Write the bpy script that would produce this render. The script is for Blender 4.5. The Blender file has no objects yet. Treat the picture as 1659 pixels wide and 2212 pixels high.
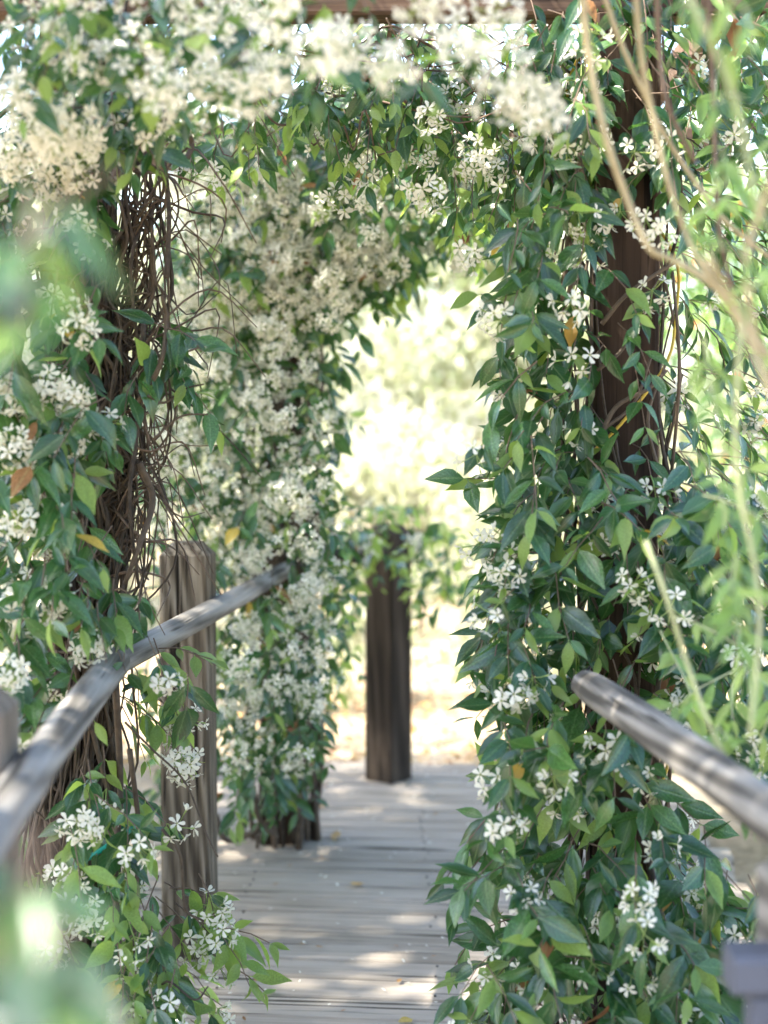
import bpy, math, random
import numpy as np
from mathutils import Vector, Matrix

scene = bpy.context.scene
R = math.radians
# ------------------------------------------------------------------ camera
CAM_H, PITCH = 1.44, R(3.08)
cam_data = bpy.data.cameras.new("camera")
cam = bpy.data.objects.new("camera", cam_data)
scene.collection.objects.link(cam)
cam.location = (0, 0, CAM_H)
cam.rotation_euler = (R(90) - PITCH, 0, 0)
cam_data.sensor_fit = 'HORIZONTAL'
cam_data.sensor_width = 24.0
cam_data.lens = 50.0
cam_data.clip_start = 0.05
cam_data.clip_end = 600
cam_data.dof.use_dof = True
cam_data.dof.focus_distance = 3.5
cam_data.dof.aperture_fstop = 1.75
scene.camera = cam
# ------------------------------------------------------------------ sky, sun, exposure
SUN_TO = Vector((-0.55, -0.08, 0.80)).normalized()      # towards the sun: high on the left
world = bpy.data.worlds.new("World"); scene.world = world; world.use_nodes = True
nt = world.node_tree; bg = nt.nodes["Background"]
sky = nt.nodes.new("ShaderNodeTexSky"); sky.sky_type = 'NISHITA'; sky.sun_disc = False
sky.sun_elevation = math.asin(SUN_TO.z)
sky.sun_rotation = math.atan2(SUN_TO.x, SUN_TO.y)
sky.dust_density = 2.0; sky.air_density = 1.0; sky.ozone_density = 1.0
nt.links.new(sky.outputs[0], bg.inputs[0]); bg.inputs[1].default_value = 0.15
sun_d = bpy.data.lights.new("sun", 'SUN'); sun_d.energy = 4.4; sun_d.angle = R(0.8); sun_d.color = (1.0, 0.93, 0.80)
sun = bpy.data.objects.new("sun", sun_d); scene.collection.objects.link(sun)
sun.rotation_euler = (-SUN_TO).to_track_quat('-Z', 'Y').to_euler()
scene.view_settings.view_transform = 'Standard'; scene.view_settings.look = 'None'
scene.view_settings.gamma = 1.0; scene.view_settings.use_curve_mapping = False
scene.view_settings.exposure = 2.6
scene.render.engine = 'CYCLES'
scene.cycles.use_denoising = True
scene.cycles.use_adaptive_sampling = True; scene.cycles.adaptive_threshold = 0.02
scene.cycles.max_bounces = 5; scene.cycles.diffuse_bounces = 3; scene.cycles.glossy_bounces = 2
scene.cycles.transmission_bounces = 4; scene.cycles.transparent_max_bounces = 4
scene.cycles.sample_clamp_indirect = 6.0
scene.cycles.caustics_reflective = False; scene.cycles.caustics_refractive = False

# ------------------------------------------------------------------ helpers
C = scene.collection
rng = np.random.default_rng(11)
FPX = 3456.0
cp, sp = math.cos(PITCH), math.sin(PITCH)
def at(x, y, Y):
    """point at real depth Y metres ahead, seen at (x, y) of a 1659 x 2212 picture"""
    dx, dy = (x - 829.5) / FPX, (1106 - y) / FPX
    d = np.array([dx, cp + dy * sp, -sp + dy * cp])
    return np.array([0, 0, CAM_H]) + d * (Y / d[1])
def project(P):
    P = np.asarray(P) - np.array([0, 0, CAM_H])
    f = P[..., 1] * cp - P[..., 2] * sp
    u = P[..., 1] * sp + P[..., 2] * cp
    return 829.5 + FPX * P[..., 0] / f, 1106 - FPX * u / f, f
def nrm(v):
    v = np.asarray(v, float); return v / (np.linalg.norm(v) + 1e-9)
def frame(o, yd, zn, s, sx=1.0):
    y = nrm(yd); x = np.cross(y, zn)
    if np.linalg.norm(x) < 1e-4: x = np.cross(y, (0.3, 0.5, 0.8))
    x = nrm(x); z = np.cross(x, y)
    M = np.eye(4); M[:3, 0] = x * s * sx; M[:3, 1] = y * s; M[:3, 2] = z * s; M[:3, 3] = o
    return M
def zframe(o, zd, roll, s):
    z = nrm(zd); a = np.array([1, 0, 0]) if abs(z[0]) < .8 else np.array([0, 1, 0])
    x = nrm(np.cross(a, z)); y = np.cross(z, x)
    x2 = x * math.cos(roll) + y * math.sin(roll); y2 = np.cross(z, x2)
    M = np.eye(4); M[:3, 0] = x2 * s; M[:3, 1] = y2 * s; M[:3, 2] = z * s; M[:3, 3] = o
    return M
def U(a, b): return float(rng.uniform(a, b))

class Def:
    """a small mesh: vertices, faces, uv per vertex, material index per face"""
    def __init__(s, V, F, UV=None, MI=None):
        s.V = np.asarray(V, float); s.F = [tuple(f) for f in F]
        s.UV = np.asarray(UV, float) if UV is not None else np.zeros((len(s.V), 2))
        s.MI = np.asarray(MI if MI is not None else [0] * len(s.F), int)
        s.loop = np.concatenate([np.array(f) for f in s.F]); s.tot = np.array([len(f) for f in s.F])
def joined(parts):
    V, F, UV, MI, o = [], [], [], [], 0
    for d in parts:
        V.append(d.V); F += [tuple(i + o for i in f) for f in d.F]; UV.append(d.UV); MI.append(d.MI); o += len(d.V)
    return Def(np.concatenate(V), F, np.concatenate(UV), np.concatenate(MI))
def moved(d, M):
    return Def(d.V @ M[:3, :3].T + M[:3, 3], d.F, d.UV, d.MI)
def mesh_from_arrays(name, V, loop, tot, UV, MI, mats, smooth=True):
    me = bpy.data.meshes.new(name)
    me.vertices.add(len(V)); me.vertices.foreach_set("co", V.astype(np.float32).ravel())
    me.loops.add(len(loop)); me.loops.foreach_set("vertex_index", loop.astype(np.int32))
    me.polygons.add(len(tot)); st = np.concatenate([[0], np.cumsum(tot)[:-1]])
    me.polygons.foreach_set("loop_start", st.astype(np.int32)); me.polygons.foreach_set("loop_total", tot.astype(np.int32))
    me.polygons.foreach_set("material_index", MI.astype(np.int32))
    me.polygons.foreach_set("use_smooth", np.full(len(tot), smooth))
    uvl = me.uv_layers.new(name="UVMap"); uvl.data.foreach_set("uv", UV[loop].astype(np.float32).ravel())
    for m in mats: me.materials.append(m)
    me.update(calc_edges=True); me.validate()
    return me
def mesh(name, d, mats, smooth=True):
    return mesh_from_arrays(name, d.V, d.loop, d.tot, d.UV, d.MI, mats if isinstance(mats, (list, tuple)) else [mats], smooth)
def merge(name, inst, defs, mats):
    """inst: (def index, 4x4, material index)"""
    Vs, Ls, Ts, Us, Ms, off = [], [], [], [], [], 0
    for k, d in enumerate(defs):
        sel = [i for i in inst if i[0] == k]
        if not sel: continue
        A = np.stack([i[1] for i in sel]); n, m = len(sel), len(d.V)
        V = np.einsum('kij,vj->kvi', A[:, :3, :3], d.V) + A[:, None, :3, 3]
        Vs.append(V.reshape(-1, 3)); o = off + np.arange(n) * m
        Ls.append((d.loop[None] + o[:, None]).ravel()); Ts.append(np.tile(d.tot, n)); Us.append(np.tile(d.UV, (n, 1)))
        Ms.append(np.repeat(np.array([i[2] for i in sel]), len(d.F)) if d.MI.max() == 0 else np.tile(d.MI, n))
        off += n * m
    return mesh_from_arrays(name, np.concatenate(Vs), np.concatenate(Ls), np.concatenate(Ts), np.concatenate(Us), np.concatenate(Ms), mats)
def obj(name, me, parent=None, M=None, loc=None):
    o = bpy.data.objects.new(name, me); C.objects.link(o)
    if M is not None: o.matrix_basis = Matrix(M.tolist())
    if loc is not None: o.location = loc
    if parent is not None: o.parent = parent
    return o
def tag(o, label=None, cat=None, group=None, kind=None):
    if label: o["label"] = label
    if cat: o["category"] = cat
    if group: o["group"] = group
    if kind: o["kind"] = kind
    return o
def empty(name, loc=(0, 0, 0)):
    return obj(name, None, loc=loc)
def spline(P, n):
    P = np.asarray(P, float); m = len(P)
    if m < 3:
        t = np.linspace(0, 1, n)[:, None]; return P[0] * (1 - t) + P[-1] * t
    Q = np.vstack([2 * P[0] - P[1], P, 2 * P[-1] - P[-2]]); out = []
    for u in np.linspace(0, m - 1 - 1e-6, n):
        i = int(u); t = u - i; a, b, c, d = Q[i:i + 4]
        out.append(.5 * (2 * b + (c - a) * t + (2 * a - 5 * b + 4 * c - d) * t * t + (3 * b - a - 3 * c + d) * t ** 3))
    return np.array(out)
def tube(P, r0, r1=None, sides=5, cap=True):
    P = np.asarray(P, float); n = len(P); r1 = r0 if r1 is None else r1
    T = np.gradient(P, axis=0); a = np.array([.31, .2, .93]); V, UV, F = [], [], []
    x = nrm(np.cross(a, T[0]))
    for i in range(n):
        t = nrm(T[i]); x = nrm(x - t * np.dot(x, t)); y = np.cross(t, x); r = r0 + (r1 - r0) * i / (n - 1)
        for k in range(sides):
            w = 2 * math.pi * k / sides
            V.append(P[i] + r * (x * math.cos(w) + y * math.sin(w))); UV.append((k / sides, i / (n - 1)))
    for i in range(n - 1):
        for k in range(sides):
            F.append((i * sides + k, i * sides + (k + 1) % sides, (i + 1) * sides + (k + 1) % sides, (i + 1) * sides + k))
    if cap:
        F.append(tuple(range(sides))[::-1]); F.append(tuple((n - 1) * sides + k for k in range(sides)))
    return Def(V, F, UV)

# ------------------------------------------------------------------ materials
def new_mat(name):
    m = bpy.data.materials.new(name); m.use_nodes = True
    t = m.node_tree; p = t.nodes["Principled BSDF"]; return m, t, p
def N(t, kind, **kw):
    n = t.nodes.new(kind)
    for k, v in kw.items():
        if hasattr(n, k): setattr(n, k, v)
        else: n.inputs[k.replace('_', ' ')].default_value = v
    return n
def ramp(t, src, stops):
    r = t.nodes.new("ShaderNodeValToRGB"); el = r.color_ramp.elements
    while len(el) < len(stops): el.new(.5)
    for e, (p, c) in zip(el, stops): e.position = p; e.color = (*c, 1)
    t.links.new(src, r.inputs[0]); return r
def rand_value(t):
    """a random number per leaf: per object and per loose piece together"""
    oi = t.nodes.new("ShaderNodeObjectInfo"); ge = t.nodes.new("ShaderNodeNewGeometry")
    a = N(t, "ShaderNodeMath", operation='ADD'); t.links.new(oi.outputs["Random"], a.inputs[0]); t.links.new(ge.outputs["Random Per Island"], a.inputs[1])
    f = N(t, "ShaderNodeMath", operation='FRACT'); t.links.new(a.outputs[0], f.inputs[0]); return f.outputs[0]
def leaf_mat(name, stops, trans, tmix=.35, rough=.22, spec=.75, vein=.25, bump=True):
    m, t, p = new_mat(name); L = t.links
    r = ramp(t, rand_value(t), stops)
    uv = t.nodes.new("ShaderNodeUVMap"); sx = t.nodes.new("ShaderNodeSeparateXYZ"); L.new(uv.outputs[0], sx.inputs[0])
    # midrib and side veins from the leaf's own coordinates
    ab = N(t, "ShaderNodeMath", operation='ABSOLUTE'); L.new(sx.outputs[0], ab.inputs[0])
    mid = N(t, "ShaderNodeMapRange"); mid.inputs[1].default_value = .0; mid.inputs[2].default_value = .13; mid.inputs[3].default_value = 1; mid.inputs[4].default_value = 0
    L.new(ab.outputs[0], mid.inputs[0])
    vy = N(t, "ShaderNodeMath", operation='MULTIPLY_ADD'); L.new(ab.outputs[0], vy.inputs[0]); vy.inputs[1].default_value = -.35; L.new(sx.outputs[1], vy.inputs[2])
    sn = N(t, "ShaderNodeMath", operation='MULTIPLY'); L.new(vy.outputs[0], sn.inputs[0]); sn.inputs[1].default_value = 50
    si = N(t, "ShaderNodeMath", operation='SINE'); L.new(sn.outputs[0], si.inputs[0])
    vr = N(t, "ShaderNodeMapRange"); vr.inputs[1].default_value = .75; vr.inputs[2].default_value = 1.0; L.new(si.outputs[0], vr.inputs[0])
    vm = N(t, "ShaderNodeMath", operation='MULTIPLY_ADD'); L.new(vr.outputs[0], vm.inputs[0]); vm.inputs[1].default_value = .35; L.new(mid.outputs[0], vm.inputs[2])
    vv = N(t, "ShaderNodeMath", operation='MULTIPLY'); L.new(vm.outputs[0], vv.inputs[0]); vv.inputs[1].default_value = vein; vv.use_clamp = True
    mx = N(t, "ShaderNodeMix", data_type='RGBA'); L.new(vv.outputs[0], mx.inputs[0]); L.new(r.outputs[0], mx.inputs[6])
    mx.inputs[7].default_value = (.30, .42, .16, 1)
    no = N(t, "ShaderNodeTexNoise"); no.inputs["Scale"].default_value = 28; no.inputs["Detail"].default_value = 0; tc = t.nodes.new("ShaderNodeTexCoord"); L.new(tc.outputs["Object"], no.inputs[0])
    hv = N(t, "ShaderNodeHueSaturation"); L.new(mx.outputs[2], hv.inputs["Color"])
    hr = N(t, "ShaderNodeMapRange"); hr.inputs[3].default_value = .485; hr.inputs[4].default_value = .515; oi2 = t.nodes.new("ShaderNodeObjectInfo"); L.new(oi2.outputs["Random"], hr.inputs[0]); L.new(hr.outputs[0], hv.inputs["Hue"])
    mr = N(t, "ShaderNodeMapRange"); mr.inputs[1].default_value = .2; mr.inputs[2].default_value = .8; mr.inputs[3].default_value = .55; mr.inputs[4].default_value = 1.6; L.new(no.outputs[0], mr.inputs[0]); L.new(mr.outputs[0], hv.inputs["Value"])
    L.new(hv.outputs[0], p.inputs["Base Color"]); p.inputs["Roughness"].default_value = rough
    p.inputs["Specular IOR Level"].default_value = spec
    if bump:
      bp = N(t, "ShaderNodeBump"); bp.inputs["Strength"].default_value = .15; bp.inputs["Distance"].default_value = .004; L.new(vm.outputs[0], bp.inputs["Height"]); L.new(bp.outputs[0], p.inputs["Normal"])
    tr = N(t, "ShaderNodeBsdfTranslucent"); tr.inputs[0].default_value = (*trans, 1)
    ms = t.nodes.new("ShaderNodeMixShader"); ms.inputs[0].default_value = tmix
    L.new(p.outputs[0], ms.inputs[1]); L.new(tr.outputs[0], ms.inputs[2]); L.new(ms.outputs[0], t.nodes["Material Output"].inputs[0])
    return m
LEAF = leaf_mat("leaf_mature", [(0, (.007, .034, .014)), (.45, (.013, .058, .021)), (.8, (.026, .088, .026)), (1, (.06, .145, .036))], (.12, .28, .05), .28)
LEAF_NEW = leaf_mat("leaf_young", [(0, (.09, .19, .05)), (1, (.20, .30, .07))], (.42, .60, .10), .5, .4)
LEAF_YEL = leaf_mat("leaf_yellowed", [(0, (.50, .36, .05)), (1, (.42, .22, .04))], (.6, .40, .05), .35, .5)
LEAF_DRY = leaf_mat("leaf_dry", [(0, (.20, .09, .035)), (1, (.34, .17, .07))], (.35, .14, .04), .25, .6, .3)
LEAF_CANE = leaf_mat("leaf_cane", [(0, (.09, .19, .05)), (.6, (.15, .26, .06)), (1, (.24, .33, .08))], (.34, .50, .10), .45, .42)
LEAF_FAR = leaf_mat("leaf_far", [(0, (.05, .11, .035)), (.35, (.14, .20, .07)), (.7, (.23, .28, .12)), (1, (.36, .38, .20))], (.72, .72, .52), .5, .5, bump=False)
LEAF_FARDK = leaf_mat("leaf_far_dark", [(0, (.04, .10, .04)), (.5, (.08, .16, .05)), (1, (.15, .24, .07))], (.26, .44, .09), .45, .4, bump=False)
LEAFS = [LEAF, LEAF_NEW, LEAF_YEL, LEAF_DRY]
def petal_mat(name, c, tcol, tm=.45):
    m, t, p = new_mat(name); p.inputs["Base Color"].default_value = (*c, 1); p.inputs["Roughness"].default_value = .55
    tr = N(t, "ShaderNodeBsdfTranslucent"); tr.inputs[0].default_value = (*tcol, 1)
    uv = t.nodes.new("ShaderNodeUVMap"); sx = t.nodes.new("ShaderNodeSeparateXYZ"); t.links.new(uv.outputs[0], sx.inputs[0])
    r = ramp(t, sx.outputs[1], [(0, (.70, .52, .16)), (.22, tuple(c)), (1, tuple(c))]); t.links.new(r.outputs[0], p.inputs["Base Color"])
    ms = t.nodes.new("ShaderNodeMixShader"); ms.inputs[0].default_value = tm
    t.links.new(p.outputs[0], ms.inputs[1]); t.links.new(tr.outputs[0], ms.inputs[2]); t.links.new(ms.outputs[0], t.nodes["Material Output"].inputs[0]); return m
PETAL = petal_mat("petal", (.83, .805, .70), (.80, .77, .63), .4)
PETAL_OR = petal_mat("petal_orange", (.80, .13, .03), (.8, .12, .02))
STALK = leaf_mat("flower_stalk", [(0, (.22, .34, .10)), (1, (.34, .42, .14))], (.4, .5, .1), .3, .5, .3, 0)
def bark_mat(name, c0, c1, rough=.8):
    m, t, p = new_mat(name); L = t.links
    tc = t.nodes.new("ShaderNodeTexCoord"); no = N(t, "ShaderNodeTexNoise"); no.inputs["Scale"].default_value = 60; no.inputs["Detail"].default_value = 4
    L.new(tc.outputs["Object"], no.inputs[0])
    oi = t.nodes.new("ShaderNodeObjectInfo"); ad = N(t, "ShaderNodeMath", operation='MULTIPLY_ADD'); L.new(oi.outputs["Random"], ad.inputs[0]); ad.inputs[1].default_value = .5; L.new(no.outputs[0], ad.inputs[2])
    r = ramp(t, ad.outputs[0], [(.3, c0), (.95, c1)]); L.new(r.outputs[0], p.inputs["Base Color"]); p.inputs["Roughness"].default_value = rough
    b = N(t, "ShaderNodeBump"); b.inputs["Strength"].default_value = .5; b.inputs["Distance"].default_value = .004; L.new(no.outputs[0], b.inputs["Height"]); L.new(b.outputs[0], p.inputs["Normal"]); return m
BARK = bark_mat("vine_bark", (.014, .010, .007), (.10, .07, .046))
TWIG = bark_mat("twig_brown", (.05, .032, .022), (.15, .10, .068))
CANE = bark_mat("cane_tan", (.24, .19, .10), (.42, .35, .21))
CANE_GR = bark_mat("cane_green", (.20, .26, .12), (.36, .38, .20))
def wood_mat(name, dark, mid, light, axis, freq=1.0, bump=.5, ring=0.0, rough=.75, crack=.32):
    """weathered timber: streaks along `axis` of the piece, cracks, blotches"""
    m, t, p = new_mat(name); L = t.links
    tc = t.nodes.new("ShaderNodeTexCoord"); oi = t.nodes.new("ShaderNodeObjectInfo")
    off = N(t, "ShaderNodeVectorMath", operation='MULTIPLY_ADD'); L.new(oi.outputs["Random"], off.inputs[0]); off.inputs[1].default_value = (17, 11, 23); L.new(tc.outputs["Object"], off.inputs[2])
    def mapped(along, across):
        mp = t.nodes.new("ShaderNodeMapping"); s = [across] * 3; s[axis] = along; mp.inputs["Scale"].default_value = s; L.new(off.outputs[0], mp.inputs[0]); return mp.outputs[0]
    g = N(t, "ShaderNodeTexNoise"); g.inputs["Scale"].default_value = 1; g.inputs["Detail"].default_value = 6; g.inputs["Roughness"].default_value = .65; g.inputs["Distortion"].default_value = .4
    L.new(mapped(2.2 * freq, 75 * freq), g.inputs[0])
    w = N(t, "ShaderNodeTexWave", wave_type='BANDS', bands_direction='DIAGONAL'); w.inputs["Scale"].default_value = 1; w.inputs["Distortion"].default_value = 9; w.inputs["Detail"].default_value = 2.5; w.inputs["Detail Scale"].default_value = .8
    L.new(mapped(1.1 * freq, 11 * freq), w.inputs[0])
    b = N(t, "ShaderNodeTexNoise"); b.inputs["Scale"].default_value = 1; b.inputs["Detail"].default_value = 3; L.new(mapped(2.5, 6), b.inputs[0])
    cr = N(t, "ShaderNodeTexNoise"); cr.inputs["Scale"].default_value = 1; cr.inputs["Detail"].default_value = 2; L.new(mapped(1.6 * freq, 42 * freq), cr.inputs[0])
    s1 = N(t, "ShaderNodeMath", operation='MULTIPLY_ADD'); L.new(w.outputs["Fac"], s1.inputs[0]); s1.inputs[1].default_value = ring; L.new(g.outputs[0], s1.inputs[2])
    s2 = N(t, "ShaderNodeMath", operation='MULTIPLY_ADD'); L.new(b.outputs[0], s2.inputs[0]); s2.inputs[1].default_value = .7; L.new(s1.outputs[0], s2.inputs[2])
    s3 = N(t, "ShaderNodeMath", operation='MULTIPLY_ADD'); L.new(oi.outputs["Random"], s3.inputs[0]); s3.inputs[1].default_value = .16; L.new(s2.outputs[0], s3.inputs[2])
    nm = N(t, "ShaderNodeMapRange"); nm.inputs[1].default_value = .93 + .5 * ring - .27 - .2 * ring; nm.inputs[2].default_value = .93 + .5 * ring + .27 + .2 * ring; L.new(s3.outputs[0], nm.inputs[0])
    r = ramp(t, nm.outputs[0], [(.02, dark), (.45, mid), (.98, light)])
    ck = N(t, "ShaderNodeMapRange"); ck.inputs[1].default_value = crack - .03; ck.inputs[2].default_value = crack + .03; L.new(cr.outputs[0], ck.inputs[0])
    mx = N(t, "ShaderNodeMix", data_type='RGBA'); L.new(ck.outputs[0], mx.inputs[0]); mx.inputs[6].default_value = (*[c * .35 for c in dark], 1); L.new(r.outputs[0], mx.inputs[7])
    L.new(mx.outputs[2], p.inputs["Base Color"]); p.inputs["Roughness"].default_value = .9; p.inputs["Specular IOR Level"].default_value = .18
    hs = N(t, "ShaderNodeMath", operation='ADD'); L.new(s1.outputs[0], hs.inputs[0]); L.new(ck.outputs[0], hs.inputs[1])
    bp = N(t, "ShaderNodeBump"); bp.inputs["Strength"].default_value = bump; bp.inputs["Distance"].default_value = .003; L.new(hs.outputs[0], bp.inputs["Height"]); L.new(bp.outputs[0], p.inputs["Normal"]); return m
W_DECK = wood_mat("deck_grey", (.19, .16, .125), (.295, .255, .21), (.365, .32, .27), 0, 1.0, .4, .06, crack=.35)
W_POST = wood_mat("fence_post_grey_brown", (.026, .02, .014), (.105, .084, .060), (.24, .205, .16), 2, 1.6, 1.0, .35, crack=.37)
W_RAIL = wood_mat("rail_grey", (.065, .060, .054), (.19, .178, .162), (.31, .297, .28), 1, 1.1, .8, .45, crack=.335)
W_DARK = wood_mat("pergola_brown", (.014, .009, .006), (.040, .025, .017), (.08, .052, .036), 2, .8, .5, .2)
W_BEAM = wood_mat("beam_brown", (.06, .04, .03), (.14, .09, .065), (.22, .15, .11), 0, .8, .5, .2)
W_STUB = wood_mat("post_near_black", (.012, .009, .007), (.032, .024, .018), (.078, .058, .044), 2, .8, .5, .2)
W_FAR = wood_mat("post_brown", (.075, .062, .05), (.15, .125, .10), (.24, .205, .17), 2, .8, .5, .2)
def ground_mat():
    m, t, p = new_mat("dry_ground"); L = t.links
    tc = t.nodes.new("ShaderNodeTexCoord"); a = N(t, "ShaderNodeTexNoise"); a.inputs["Scale"].default_value = 1.3; a.inputs["Detail"].default_value = 6; L.new(tc.outputs["Object"], a.inputs[0])
    b = N(t, "ShaderNodeTexNoise"); b.inputs["Scale"].default_value = 30; b.inputs["Detail"].default_value = 5; L.new(tc.outputs["Object"], b.inputs[0])
    s = N(t, "ShaderNodeMath", operation='MULTIPLY_ADD'); L.new(b.outputs[0], s.inputs[0]); s.inputs[1].default_value = .5; L.new(a.outputs[0], s.inputs[2])
    r = ramp(t, s.outputs[0], [(.45, (.12, .085, .05)), (.68, (.26, .205, .13)), (.95, (.42, .35, .25))]); L.new(r.outputs[0], p.inputs["Base Color"]); p.inputs["Roughness"].default_value = .95
    bp = N(t, "ShaderNodeBump"); bp.inputs["Strength"].default_value = .6; bp.inputs["Distance"].default_value = .02; L.new(b.outputs[0], bp.inputs["Height"]); L.new(bp.outputs[0], p.inputs["Normal"]); return m
GROUND = ground_mat()
def plain(name, c, rough=.5, metal=0):
    m, t, p = new_mat(name); no = N(t, "ShaderNodeTexNoise"); no.inputs["Scale"].default_value = 40
    r = ramp(t, no.outputs[0], [(.3, tuple(x * .75 for x in c)), (.7, c)]); t.links.new(r.outputs[0], p.inputs["Base Color"]); p.inputs["Roughness"].default_value = rough; p.inputs["Metallic"].default_value = metal; return m
CORD = plain("yellow_cord", (.62, .42, .05)); TEAL = plain("teal_plastic", (.01, .30, .24), .3); NAIL = plain("nail", (.05, .045, .05), .5, .6); SLATE = plain("slate_paint", (.085, .095, .13), .7)

# ------------------------------------------------------------------ small shapes
def leaf_def(w, curl, fold, wave=0., secs=(0, .09, .19, .34, .52, .7, .87), prof=(.05, .06, .58, .93, 1., .78, .36), bend=0., cols=3):
    V, UV, F = [], [], []; n = len(secs)
    for t, k in zip(secs, prof):
        for j in (-1, 0, 1):
            hw = w * k
            V.append((j * hw + bend * t * t, t, -curl * t * t + abs(j) * (fold * hw + wave * math.sin(9 * t + j)) * (1 if k > .2 else 0)))
            UV.append((j * k, t))
    V.append((bend, 1, -curl)); UV.append((0, 1))
    for i in range(n - 1):
        for j in (0, 1):
            F.append((i * 3 + j, i * 3 + j + 1, i * 3 + 4 + j, i * 3 + 3 + j))
    b = (n - 1) * 3
    F += [(b, b + 1, len(V) - 1), (b + 1, b + 2, len(V) - 1)]
    return Def(V, F, UV)
LP = (.05, .06, .52, .90, 1., .72, .27)
LEAF_DEFS = [leaf_def(.165, .15, .4, prof=LP), leaf_def(.185, .32, .3, .014, prof=LP), leaf_def(.15, .05, .55, .01, bend=.08, prof=LP), leaf_def(.175, .45, .35, .018, bend=-.07, prof=LP), leaf_def(.215, .12, .25, -.022, prof=LP), leaf_def(.16, -.14, .5, .012, bend=.05, prof=LP)]
FAR_DEFS = [leaf_def(.21, .2, .3, secs=(0, .22, .55), prof=(.06, .75, 1.)), leaf_def(.19, .35, .4, secs=(0, .22, .55), prof=(.06, .75, 1.), bend=.06)]
CANE_DEFS = [leaf_def(.13, .25, .3, .01), leaf_def(.15, .45, .2, .015, bend=.08), leaf_def(.12, .1, .4, bend=-.08)]
def flower_def(seed, cup=0.):
    r = np.random.default_rng(seed); V, F, UV = [], [], []
    for k in range(5):
        a = 2 * math.pi * k / 5 + r.uniform(-.1, .1); ln = r.uniform(.92, 1.08); cz = r.uniform(-.15, .25) + cup * .6; sh = 1 - .35 * abs(cup)
        tw = r.uniform(.02, .2); rows = [(.10, -.05, .05, 0), (.42 * sh, -.16, .14, .06 + cup * .2), (.78 * sh, -.24, .27, .06 + cz * .6), (1.0 * sh, -.09, .19, cz)]
        b = len(V)
        for (rr, l, q, z) in rows:
            for s in (l, q):
                sw = s + tw * rr   # pinwheel twist
                V.append(((rr * math.cos(a) - sw * math.sin(a)) * ln, (rr * math.sin(a) + sw * math.cos(a)) * ln, z + (.13 if s > 0 else -.03) * rr)); UV.append((s, rr))
        for i in range(3): F.append((b + 2 * i, b + 2 * i + 1, b + 2 * i + 3, b + 2 * i + 2))
    return Def(V, F, UV)
FLOWERS = [flower_def(s, c) for s, c in enumerate((0, .25, -.3, .7, .1, 1.1))]
FR = .0170                                             # half the width of an open flower
def cluster_spec(seed, n):
    r = np.random.default_rng(seed); stalks, fl = [], []
    top = np.array([r.uniform(-.006, .006), r.uniform(-.006, .006), .035])
    stalks.append(tube([(0, 0, 0), top * .6 + [.002, 0, 0], top], .0013, .0011, 4, False))
    for i in range(n):
        u = (i + .5) / n; ph = i * 2.4 + r.uniform(-.4, .4); th = .15 + 1.15 * math.sqrt(u) + r.uniform(-.12, .12)
        d = np.array([math.sin(th) * math.cos(ph), math.sin(th) * math.sin(ph), math.cos(th)])
        ln = r.uniform(.024, .041); c = top + d * ln + np.array([0, 0, r.uniform(-.006, .006)])
        base = c - d * .010
        stalks.append(tube(spline([top, top + (base - top) * .5 + np.array([0, 0, .002]), base], 4), .0009, .0010, 4, False))
        tb = tube([base, c], .0013, .0019, 5, False); stalks.append(tb)
        face = nrm(d + r.uniform(-.35, .35, 3)); fl.append((int(r.choice(6, p=[.28, .2, .16, .12, .18, .06])), zframe(c, face, r.uniform(0, 6.3), FR * r.uniform(.88, 1.12))))
    for i in range(max(1, n // 3)):
        ph = r.uniform(0, 6.3); d = nrm([math.cos(ph), math.sin(ph), r.uniform(.2, .9)]); e = top + d * r.uniform(.018, .028)
        stalks.append(tube([top, e], .0008, .0008, 4, False)); stalks.append(tube([e, e + d * .005, e + d * .011], .0012, .0006, 4))
    return joined(stalks), fl
CLUSTERS = [cluster_spec(s, n) for s, n in enumerate((4, 5, 6, 8, 9, 10, 3, 12))]
FLOWER_ME = [mesh("flower", d, PETAL) for d in FLOWERS]
STALK_ME = [mesh("flower_cluster", c[0], STALK) for c in CLUSTERS]
def whole_cluster(c):
    parts = [Def(c[0].V, c[0].F, c[0].UV, [1] * len(c[0].F))] + [moved(FLOWERS[k], M) for k, M in c[1]]
    return joined(parts)
CLUSTER_DEF = [whole_cluster(c) for c in CLUSTERS]
CLUSTER_ME = [mesh("flower_cluster", d, [PETAL, STALK]) for d in CLUSTER_DEF]
LEAF_ME = {}
def leaf_me(defs, key, k, m):
    if (key, k, m) not in LEAF_ME: LEAF_ME[(key, k, m)] = mesh("leaf", defs[k], MATSETS[key][m])
    return LEAF_ME[(key, k, m)]
MATSETS = {"vine": LEAFS, "cane": [LEAF_CANE]}

def in_poly(x, y, P):
    c = False; j = len(P) - 1
    for i in range(len(P)):
        if (P[i][1] > y) != (P[j][1] > y) and x < (P[j][0] - P[i][0]) * (y - P[i][1]) / (P[j][1] - P[i][1]) + P[i][0]: c = not c
        j = i
    return c
def sample_poly(P, n, seed=0):
    r = np.random.default_rng(seed); A = np.array(P); lo, hi = A.min(0), A.max(0); out = []
    # best of a few candidates, so that points spread out evenly
    while len(out) < n:
        best, bd = None, -1
        for _ in range(5):
            while True:
                q = r.uniform(lo, hi)
                if in_poly(q[0], q[1], P): break
            d = min([np.hypot(*(q - o)) for o in out[-150:]], default=1e9)
            if d > bd: best, bd = q, d
        out.append(best)
    return out

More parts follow.
